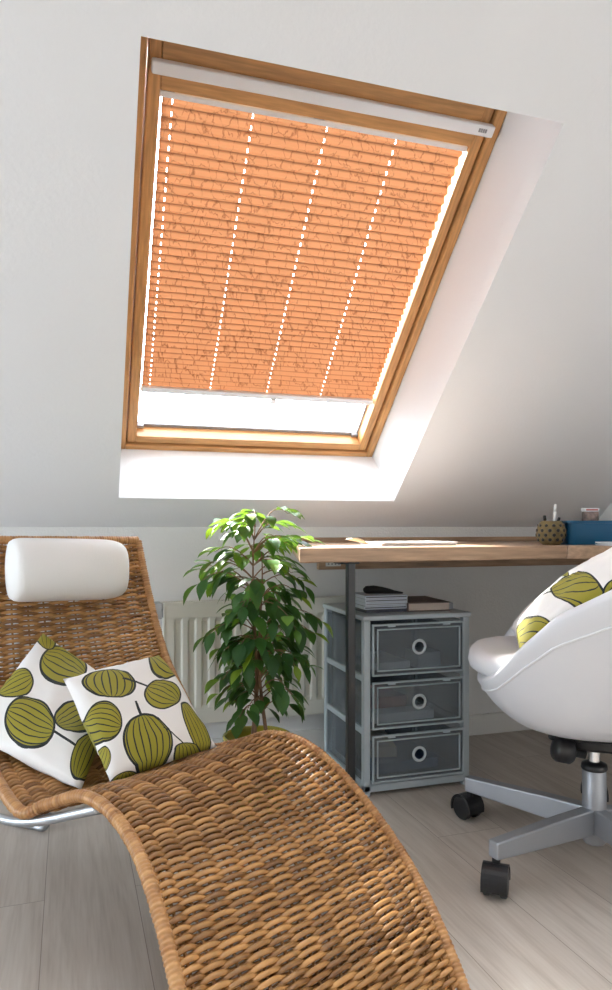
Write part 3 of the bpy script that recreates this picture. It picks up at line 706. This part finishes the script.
obj('foliage', bmL, M['leaf'], fig, smooth=True)

# ============================================================ WICKER CHAISE
CR = [(138,541,2.12),(150,600,2.07),(165,655,1.98),(186,702,1.82),(205,744,1.65),(235,744,1.61),(270,735,1.575),(305,744,1.53),(340,773,1.47),(374,814,1.40),(408,865,1.32),(438,925,1.22),(468,1000,1.13)]
CL = [(-22,541,1.85),(-27,612,1.79),(-26,685,1.68),(-14,752,1.48),(17,809,1.27),(46,805,1.245),(80,796,1.22),(106,808,1.17),(130,838,1.11),(150,884,1.04),(174,972,.95),(196,1080,.86),(212,1200,.79)]
RP = [at(*p) for p in CR]; LP = [at(*p) for p in CL]
ch = thing('chaise_longue', 'honey brown wicker chaise longue with a curved footrest', 'chaise longue', ((RP[6]+LP[6])/2*1.0 - Vector((0,0,(RP[6]+LP[6]).z/2))))
ci = -ch.location
NT = len(RP)-1
# arc length table along the mid line
tab = [0]; KS = 40*NT
mids = [(catmull(RP, NT*i/KS)+catmull(LP, NT*i/KS))/2 for i in range(KS+1)]
for a, b in zip(mids, mids[1:]): tab.append(tab[-1]+(b-a).length)
TOT = tab[-1]
def t_at(s):
    lo, hi = 0, KS
    while hi-lo > 1:
        m_ = (lo+hi)//2
        if tab[m_] <= s: lo = m_
        else: hi = m_
    return NT*(lo+(s-tab[lo])/max(1e-9, tab[hi]-tab[lo]))/KS
KC = 10      # columns between the rims
vst = [0.045]+[(.11+.78*k/(KC-1)) for k in range(KC)]+[0.955]
def surf(t, v):
    a = catmull(LP, t); b = catmull(RP, t); p = a.lerp(b, v)
    e = .02; t0, t1 = max(0,t-e), min(NT,t+e)
    T = (catmull(LP,t1).lerp(catmull(RP,t1),v) - catmull(LP,t0).lerp(catmull(RP,t0),v)).normalized()
    Wd = (b-a).normalized(); n = Wd.cross(T).normalized()
    if n.z < 0: n = -n
    p = p - n*(.010*math.sin(PI*v))
    return p, n, T
PITCH = .0067; NR = int((TOT-.03)/PITCH); rnd = random.Random(5)
print('chaise length', TOT, 'rows', NR)
bm = bmesh.new(); tl2 = bm.verts.layers.float.new('tone')
SEG = 6
allv = [0.0]+vst+[1.0]
for i in range(NR):
    s = .015+i*PITCH; t = t_at(s); tn = rnd.random(); jit = rnd.uniform(-.0007,.0007); amp = .0064
    pts = []; ncell = len(allv)-1
    for c in range(ncell):
        for j in range(SEG):
            g = j/SEG; v = allv[c]+(allv[c+1]-allv[c])*g
            # over at stake c when (c+i) even; smooth cosine between neighbours
            sg = 1 if (c+i)%2 == 0 else -1
            cg = math.cos(PI*g); h = sg*math.copysign(abs(cg)**.75, cg)*amp
            if c == 0: h = h*g if g < 1 else h
            if c == ncell-1: h = h*(1-g)
            pts.append((t, v, h))
    pts.append((t, 1.0, 0))
    P3 = []
    for (t_, v, h) in pts:
        p, n, T = surf(t_, v); ww = noise.noise(Vector((v*7, i*.31, 3.1)))*.0013
        # outer strands bunch up slightly above the under strands
        P3.append(p + ci + n*h + T*(jit+ww) )
    tube(bm, P3, rnd.uniform(.0043,.0047), 6, caps=False, layer=tl2, tone=tn)
for k, v in enumerate(vst):
    pp_ = []
    for i in range(0, 2*NR//3*1+1):
        s = .01+(TOT-.02)*i/(2*NR//3); p, n, T = surf(t_at(s), v); pp_.append(p+ci-n*.0)
    tube(bm, pp_, .003, 6, caps=False, layer=tl2, tone=.3)
obj('woven_seat', bm, M['wicker'], ch, smooth=True)
def wrapped(name, fn, length, r, parent):
    bm = bmesh.new(); l2 = bm.verts.layers.float.new('tone'); n = int(length/.0072); sub = 4; pts = []; rr = []; tn = []
    rg = random.Random(3)
    for i in range(n):
        q = rg.random(); bump = rg.uniform(.0016,.0028)
        for j in range(sub):
            f = (i+j/sub)/n; pts.append(fn(f)+ci); rr.append(r + bump*math.sin(PI*j/sub)); tn.append(q)
    pts.append(fn(1.0)+ci); rr.append(r); tn.append(.5)
    rings = tube(bm, pts, rr, 10)
    for ring, q in zip(rings, tn):
        for v in ring: v[l2] = q
    return obj(name, bm, M['rattan_rim'], parent, smooth=True)
def rimfn(PT):
    return lambda f: catmull(PT, t_at(f*TOT*.99999))
wrapped('side_rim', rimfn(LP), TOT, .0095, ch); wrapped('side_rim', rimfn(RP), TOT, .0095, ch)
wrapped('top_rim', lambda f: LP[0].lerp(RP[0], f)+UP*.002, .46, .0105, ch)
wrapped('foot_rim', lambda f: LP[-1].lerp(RP[-1], f), .5, .0105, ch)
# steel frame under the weave
def under(PT, off, a, b, inward):
    o = []
    for i in range(41):
        t = a+(b-a)*i/40; _, n, T = surf(t, .5); o.append(catmull(PT, t)+ci - n*off + inward)
    return o
wv = (RP[6]-LP[6]).normalized()
bm = bmesh.new(); tube(bm, under(LP, .021, 0, 3.6, wv*.008), .0085, 10); obj('frame_tube', bm, M['steel'], ch, smooth=True)
bm = bmesh.new(); q = under(RP, .016, 0, 6, -wv*.010); q = [q[0]+Vector((0,0,.022))]+q; tube(bm, q, .0075, 10); obj('frame_tube', bm, M['steel'], ch, smooth=True)
def skid(PT, sgn):
    # straight strut from beneath the knee back under the seat, bending down to the floor behind the backrest
    a = catmull(PT, 6.7)-Vector((0,0,.012)); b = catmull(PT, 4.2)-Vector((0,0,.018)); u = (b-a); u.z = 0; u.normalize()
    r_ = wv*.006*sgn
    if sgn < 0: a = b.copy(); b = b - UP*.004 + u*.03
    g_ = [a+r_, b+r_, b+u*.14+r_-UP*.004, b+u*.30+r_-UP*.02, b+u*.42+r_-UP*.08, b+u*.46+r_-UP*.16]
    g_.append(Vector((g_[-1].x, g_[-1].y, .06))); e = g_[-1]+u*.02; e.z = .0095; g_.append(e); e = e+u*.12; g_.append(e)
    out = []
    for i in range(90): out.append(catmull(g_, (len(g_)-1)*i/89.001))
    return [Vector((p.x, p.y, max(p.z,.0095)))+ci for p in out]
bm = bmesh.new(); tube(bm, skid(LP, 1), .009, 10); obj('support_tube', bm, M['steel'], ch, smooth=True)
bm = bmesh.new(); tube(bm, skid(RP, -1), .009, 10); obj('support_tube', bm, M['steel'], ch, smooth=True)
# ---- neck pillow
A = at(6, 570, 1.805); B = at(126, 569, 1.995); ax = (B-A); ln_ = ax.length; ax.normalize(); tn_ = Vector((ax.y, -ax.x, 0)).normalized()
if tn_.dot(FW) > 0: tn_ = -tn_
bm = bmesh.new(); NU, NV = 34, 36; rings = []
for i in range(NU+1):
    u = -1+2*i/NU; pw_ = 14 if u < 0 else 6
    e = (1-abs(u)**pw_)**(1/2.6) if abs(u) < 1 else 0
    e = max(e, .02); ring = []
    for j in range(NV):
        a = 2*PI*j/NV; c_, s_ = math.cos(a), math.sin(a)
        se = .97
        yy = math.copysign(abs(c_)**se, c_)*.072*e; zz = math.copysign(abs(s_)**se, s_)*.084*(e**.55)
        p = (A+B)/2 + ax*(u*ln_/2) + tn_*(yy+.004) + UP*zz
        p += tn_*noise.noise(p*14)*.003
        ring.append(bm.verts.new(p))
    rings.append(ring)
for X_, Y_ in zip(rings, rings[1:]):
    for k in range(NV): bm.faces.new((X_[k], X_[(k+1)%NV], Y_[(k+1)%NV], Y_[k]))
bm.faces.new(rings[0][::-1]); bm.faces.new(rings[-1])
o = obj('neck_pillow', bm, M['linen'], smooth=True); tag(o, 'white rounded neck pillow at the top of the wicker backrest', 'pillow')

# ---- printed cushions
def cushion(name, label, quad3, quadpx, pods, thick, seed, pinch=.03):
    bm = bmesh.new(); uvl = bm.loops.layers.uv.new('UVMap'); n = 30
    q = [Vector(p) for p in quad3]; nn = (q[1]-q[0]).cross(q[3]-q[0]).normalized()
    if nn.dot(EYE-q[0]) < 0: nn = -nn
    def bil(u,v): return q[0]*(1-u)*(1-v)+q[1]*u*(1-v)+q[2]*u*v+q[3]*(1-u)*v
    cen = bil(.5,.5); V = {}
    for side in (1,-1):
        for i in range(n+1):
            for j in range(n+1):
                a, b = 2*i/n-1, 2*j/n-1
                if side == -1 and (i in (0,n) or j in (0,n)): V[side,i,j] = V[1,i,j]; continue
                # edges drawn in between the corners
                pu = a*(1-pinch*(1-b*b)*a*a); pv = b*(1-pinch*(1-a*a)*b*b)
                p = bil((pu+1)/2, (pv+1)/2)
                h = thick*.5*((1-a*a)*(1-b*b))**.42
                h += noise.noise(Vector((a*2.3+seed, b*2.3, side)))*.008*min(1, h*40) + abs(noise.noise(Vector((a*5+seed, b*3.1, side*3))))*-.006*min(1,h*30)
                V[side,i,j] = bm.verts.new(p+nn*side*h)
    for side in (1,-1):
        for i in range(n):
            for j in range(n):
                ids = [(i,j),(i+1,j),(i+1,j+1),(i,j+1)]
                if side == -1: ids = ids[::-1]
                f = bm.faces.new([V[side,x,y] for x,y in ids])
                for lp, (x,y) in zip(f.loops, ids): lp[uvl].uv = (x/n, y/n)
    def pj_(p):
        q_ = p-EYE; d_ = q_.dot(FW); return (306+FPX*q_.dot(RT)/d_, 527-FPX*q_.z/d_)
    G = {(i,j): pj_(V[1,i,j].co) for i in range(n+1) for j in range(n+1)}
    def fit(p, rad):      # affine pixel -> uv fitted to the front surface around p
        for _ in range(6):
            near = [(k, g) for k, g in G.items() if (g[0]-p[0])**2+(g[1]-p[1])**2 < rad*rad]
            if len(near) >= 14: break
            rad *= 1.35
        n_ = len(near); mx_ = sum(g[0] for _, g in near)/n_; my_ = sum(g[1] for _, g in near)/n_
        mu = sum(k[0] for k, _ in near)/n_/n; mv = sum(k[1] for k, _ in near)/n_/n
        xx = sum((g[0]-mx_)**2 for _, g in near); yy = sum((g[1]-my_)**2 for _, g in near); xy = sum((g[0]-mx_)*(g[1]-my_) for _, g in near)
        det = xx*yy-xy*xy; out = []
        for q_, mm in ((0,mu),(1,mv)):
            xu = sum((g[0]-mx_)*(k[q_]/n-mm) for k, g in near); yu = sum((g[1]-my_)*(k[q_]/n-mm) for k, g in near)
            out.append(((xu*yy-yu*xy)/det, (yu*xx-xu*xy)/det))
        (ux,uy),(vx,vy) = out
        return lambda dx, dy: (ux*dx+uy*dy, vx*dx+vy*dy), (mu+ux*(p[0]-mx_)+uy*(p[1]-my_), mv+vx*(p[0]-mx_)+vy*(p[1]-my_))
    fmap = fit
    o = obj(name, bm, print_mat(name+'_print', fmap, pods), smooth=True); tag(o, label, 'cushion'); return o
# right cushion
qB = [(111,784),(217,747),(159,655),(63,679)]; dB = [1.31,1.52,1.73,1.46]
podsB = [((109,684),(26,0),(3,13),0,3.4), ((104,721),(4,-20),(18,3),0,3.4), ((148,741),(23,-5),(-6,-28),.62,3.4),
         ((163,694),(8,-11),(-15,-8),1.5,3.0), ((166,661),(-11,13),(-13,-11),0,3.2), ((195,728),(9,-3),(-12,-26),0,2.6), ((189,757),(14,-2),(-6,-14),2.0,3.2), ((127,783),(18,-5),(2,10),0,3.2), ((101,762),(8,2),(-4,14),0,2.4)]
oB = cushion('cushion', 'front cushion on the chaise, upright square with large central olive pod', [at(x,y,d) for (x,y),d in zip(qB,dB)], qB, podsB, .095, 1.3)
# left cushion, standing on a corner behind it
qA = [(81,790),(126,694),(43,633),(-36,734)]; dA = [1.345,1.72,1.80,1.47]
podsA = [((30,721),(-8,22),(23,11),1.1,3.4), ((64,664),(-11,15),(-20,-11),0,3.2), ((15,684),(7,11),(17,-9),0,3.0), ((75,717),(10,14),(17,-7),0,3.2), ((86,757),(12,8),(-9,22),0,3.0), ((46,638),(10,2),(1,12),0,2.2), ((52,690),(-2.2,3.6),(12,7),1.2,2)]
oA = cushion('cushion', 'rear cushion on the chaise, standing on its corner left of the other', [at(x,y,d) for (x,y),d in zip(qA,dA)], qA, podsA[:6], .085, 7.7)

# ============================================================ SWIVEL CHAIR
HUB = ld(.70, 1.70, 0)
fdir = (RT*-.96 + FW*.28).normalized(); ang = math.atan2(fdir.y, fdir.x)
sc = thing('swivel_chair', 'white leatherette tub chair on a five star castor base by the desk', 'chair', HUB, ang)
# local: +x forward, +y ... the side further from the camera is -y or +y
sgn = 1 if (Vector((-fdir.y, fdir.x, 0)).dot(FW) > 0) else -1
def rimz(f):
    tb = [(-.36,.80),(-.30,.79),(-.20,.755),(-.08,.705),(0,.656),(.11,.600),(.177,.532),(.235,.458),(.27,.428),(.30,.422)]
    if f <= tb[0][0]: return tb[0][1]
    for a, b in zip(tb, tb[1:]):
        if f <= b[0]: k = (f-a[0])/(b[0]-a[0]); return a[1]+(b[1]-a[1])*k
    return tb[-1][1]
NA = 72
def plan(a):
    c_, s_ = math.cos(a), math.sin(a); e = .80
    fx = math.copysign(abs(c_)**e, c_); fy = math.copysign(abs(s_)**e, s_)
    return Vector((fx*(.275 if fx > 0 else .345), fy*.315, 0))
def shellpt(a, s, off=0):
    rim = plan(a); z1 = rimz(rim.x); z0 = .315; q = Vector((rim.x*.30, rim.y*.30, 0))
    k = s**.62; p = q.lerp(rim, k); z = z0+(z1-z0)*(s**1.75)
    lat = 1.0
    pr = Vector((p.x, p.y, z)); d = Vector((rim.x, rim.y, 0)).normalized()
    return pr - d*off
bm = bmesh.new(); NSg = 16
so = [[bm.verts.new(shellpt(2*PI*k/NA, i/NSg)) for k in range(NA)] for i in range(NSg+1)]
# outer skin
for A_, B_ in zip(so, so[1:]):
    for k in range(NA): bm.faces.new((A_[k], A_[(k+1)%NA], B_[(k+1)%NA], B_[k]))
bm.faces.new(so[0][::-1])
TH = .045
si = [[bm.verts.new(shellpt(2*PI*k/NA, i/NSg, TH)+Vector((0,0,.03*(1-i/NSg)))) for k in range(NA)] for i in range(NSg+1)]
for A_, B_ in zip(si, si[1:]):
    for k in range(NA): bm.faces.new((B_[k], B_[(k+1)%NA], A_[(k+1)%NA], A_[k]))
bm.faces.new(si[0])
# rounded lip between
prev = so[-1]
for j in range(1, 6):
    g = j/6; ring = []
    for k in range(NA):
        a_ = so[-1][k].co; b_ = si[-1][k].co; ring.append(bm.verts.new(a_.lerp(b_, (1-math.cos(g*PI))/2)+Vector((0,0,.016*math.sin(g*PI)))))
    for k in range(NA): bm.faces.new((prev[k], prev[(k+1)%NA], ring[(k+1)%NA], ring[k]))
    prev = ring
for k in range(NA): bm.faces.new((prev[k], prev[(k+1)%NA], si[-1][(k+1)%NA], si[-1][k]))
obj('shell', bm, M['leather'], sc, smooth=True)
bm = bmesh.new(); pip = []
for k in range(NA):
    a = 2*PI*k/NA; p = shellpt(a, .90); d = Vector((p.x,p.y,0)).normalized(); pip.append(p+d*.001)
tube(bm, pip, .0024, 8, closed=True); obj('piping', bm, M['piping'], sc, smooth=True)
# seat pad
bm = bmesh.new(); loops = []
def padloop(z, scl, fz=0):
    o = []
    for k in range(48):
        a = 2*PI*k/48; c_, s_ = math.cos(a), math.sin(a); e = .72
        x = math.copysign(abs(c_)**e, c_); y = math.copysign(abs(s_)**e, s_)
        o.append(Vector((.038+x*.260*scl, y*.225*scl, z + (.012*(x) if x > 0 else 0) - fz*max(0,x)**3)))
    return o
loft(bm, [padloop(.438,.86), padloop(.441,.94), padloop(.450,.985), padloop(.463,1.0), padloop(.477,.99), padloop(.488,.95), padloop(.494,.87), padloop(.498,.6), padloop(.499,.25)], True, True)
obj('seat_pad', bm, M['leather'], sc, smooth=True)
# mechanism
bm = bmesh.new(); box(bm, -.13,.11,-.085,.085,.296,.316); box(bm, -.10,.06,-.04,.04,.262,.298); obj('tilt_mechanism', bm, M['black'], sc, bevel=.008)
km = Matrix.Translation((.125, -.0*sgn, .283)) @ Matrix.Rotation(R(90),4,'Y') @ Matrix.Rotation(R(20),4,'X')
kc = ld(.605, 1.64, .285)-HUB; kc = Matrix.Rotation(-ang,4,'Z') @ kc
bm = bmesh.new(); lathe(bm, [(.010,-.05),(.010,-.022),(.024,-.020),(.029,-.014),(.029,.016),(.024,.024),(.010,.026)], 20, M4=Matrix.Translation((kc.x, kc.y, .277)) @ Matrix.Rotation(-ang+YAW*-1,4,'Z') @ Matrix.Rotation(R(-78),4,'Y')); obj('tension_knob', bm, M['black'], sc, smooth=True)
bm = bmesh.new(); lathe(bm, [(.0135,.14),(.0135,.30)], 24); obj('gas_lift', bm, M['chrome'], sc, smooth=False)
bm = bmesh.new(); lathe(bm, [(.024,.035),(.027,.04),(.028,.10),(.028,.216),(.026,.218)], 28); obj('column', bm, M['base_grey'], sc, smooth=True)
bm = bmesh.new(); lathe(bm, [(.029,.212),(.031,.216),(.029,.226),(.016,.232)], 28); obj('collar', bm, M['black'], sc, smooth=True)
for deg in (211,139,67,-5,283):
    d = (RT*math.cos(R(deg)) + FW*math.sin(R(deg))); a = math.atan2(d.y, d.x)-ang
    m4 = Matrix.Rotation(a,4,'Z')
    bm = bmesh.new()
    x0, x1 = .02, .342
    secs = [(x0,.017,.062,.122),(.12,.0165,.066,.122),(x1,.0145,.078,.116)]
    lp = [[Vector((x,-hw,zb_)),Vector((x,hw,zb_)),Vector((x,hw,zt)),Vector((x,-hw,zt))] for x,hw,zb_,zt in secs]
    loft(bm, [[m4 @ p for p in l] for l in lp], True, True); obj('base_leg', bm, M['base_grey'], sc, bevel=.004, seg=3)
    cs = bpy.data.objects.new('castor', None); C.objects.link(cs); cs.parent = sc; cs.location = m4 @ Vector((.332,0,0)); cs.rotation_euler = (0,0,a+R((deg*37)%90-30))
    for y0 in (-.026,.010):
        bm = bmesh.new(); lathe(bm, [(.010,-.0),(.029,.0),(.032,.003),(.032,.013),(.029,.016),(.010,.016)], 28, M4=Matrix.Translation((.010, y0+.016, .032)) @ Matrix.Rotation(R(90),4,'X')); obj('wheel', bm, M['black'], cs, smooth=False, bevel=.001)
    bm = bmesh.new()
    n = 14; L1 = []; L2 = []
    for k in range(n+1):
        aa = R(-20)+R(215)*k/n
        L1.append((.010+.037*math.cos(aa), .032+.037*math.sin(aa))); L2.append((.010+.0335*math.cos(aa), .032+.0335*math.sin(aa)))
    for (ya, yb) in ((-.0275,.0275),):
        o1 = [bm.verts.new((x,ya,z)) for x,z in L1]; o2 = [bm.verts.new((x,yb,z)) for x,z in L1]; i1 = [bm.verts.new((x,ya,z)) for x,z in L2]; i2 = [bm.verts.new((x,yb,z)) for x,z in L2]
        for k in range(n):
            bm.faces.new((o1[k],o1[k+1],o2[k+1],o2[k])); bm.faces.new((i1[k],i1[k+1],i2[k+1],i2[k])); bm.faces.new((o1[k],o1[k+1],i1[k+1],i1[k])); bm.faces.new((o2[k],o2[k+1],i2[k+1],i2[k]))
    box(bm, .0,.028,-.008,.008,.012,.045); lathe(bm, [(.009,.04),(.009,.079)], 12)
    obj('hood', bm, M['black'], cs, smooth=False)
# cushion in the chair
qC3 = [ld(.475,1.56,.520), ld(.545,1.86,.530), ld(.86,1.80,.775), ld(.80,1.47,.765)]
def pj(p):
    q = p-EYE; d = q.dot(FW); return (306+FPX*q.dot(RT)/d, 527-FPX*q.z/d)
qC = [pj(p) for p in qC3]
podsC = [((532,633),(8,8),(16,-14),.9,2.2), ((575,589),(6,11),(21,-6),-.8,2.6), ((563,572),(7,2),(2,6),0,2.0), ((625,590),(12,8),(18,-12),1.2,3.0)]
cushion('cushion', 'patterned cushion leaning inside the white swivel chair', qC3, qC, podsC, .10, 4.4)

# ============================================================ LIGHT AND CAMERA
wd = bpy.data.worlds.new('sky'); bpy.context.scene.world = wd; wd.use_nodes = True
bg = wd.node_tree.nodes['Background']; bg.inputs[0].default_value = (.82,.91,1.0,1); bg.inputs[1].default_value = 16
def portal(MT, x0,x1,s0,s1,r):
    l = bpy.data.lights.new('daylight_portal','AREA'); l.shape = 'RECTANGLE'; l.size = x1-x0; l.size_y = s1-s0; l.cycles.is_portal = True
    o = bpy.data.objects.new('daylight_portal', l); C.objects.link(o)
    c = MT @ Vector(((x0+x1)/2,(s0+s1)/2,r)); xa = (MT.to_3x3() @ Vector((1,0,0))).normalized(); na = (MT.to_3x3() @ Vector((0,0,1))).normalized(); ya = na.cross(xa)
    mm = Matrix((( xa.x,ya.x,na.x,c.x),(xa.y,ya.y,na.y,c.y),(xa.z,ya.z,na.z,c.z),(0,0,0,1))); o.matrix_world = mm
portal(MS, HOUT[0],HOUT[1],HOUT[2],HOUT[3],.345)
portal(MS, *HU, .345)
MG = Matrix(((0,0,-1,XL-.2),(1,0,0,0),(0,1,0,0),(0,0,0,1)))
portal(MG, *GW, .01)
sl = bpy.data.lights.new('sun','SUN'); sl.energy = 42; sl.angle = R(9); sl.color = (1,.96,.9); so_ = bpy.data.objects.new('sun', sl); C.objects.link(so_)
SUNV = Vector((.28,-1.0,-.80)); so_.rotation_euler = SUNV.to_track_quat('-Z','Y').to_euler()
cam = bpy.data.cameras.new('camera'); co = bpy.data.objects.new('camera', cam); C.objects.link(co)
co.location = EYE; co.rotation_euler = (R(90),0,-YAW)
cam.sensor_fit = 'HORIZONTAL'; cam.sensor_width = 36; cam.lens = FPX/612*36; cam.shift_y = 32/612; cam.clip_start = .05
s = bpy.context.scene; s.camera = co
s.view_settings.view_transform = 'Standard'; s.view_settings.look = 'None'; s.view_settings.gamma = 1; s.view_settings.exposure = 0.10
s.view_settings.use_curve_mapping = False
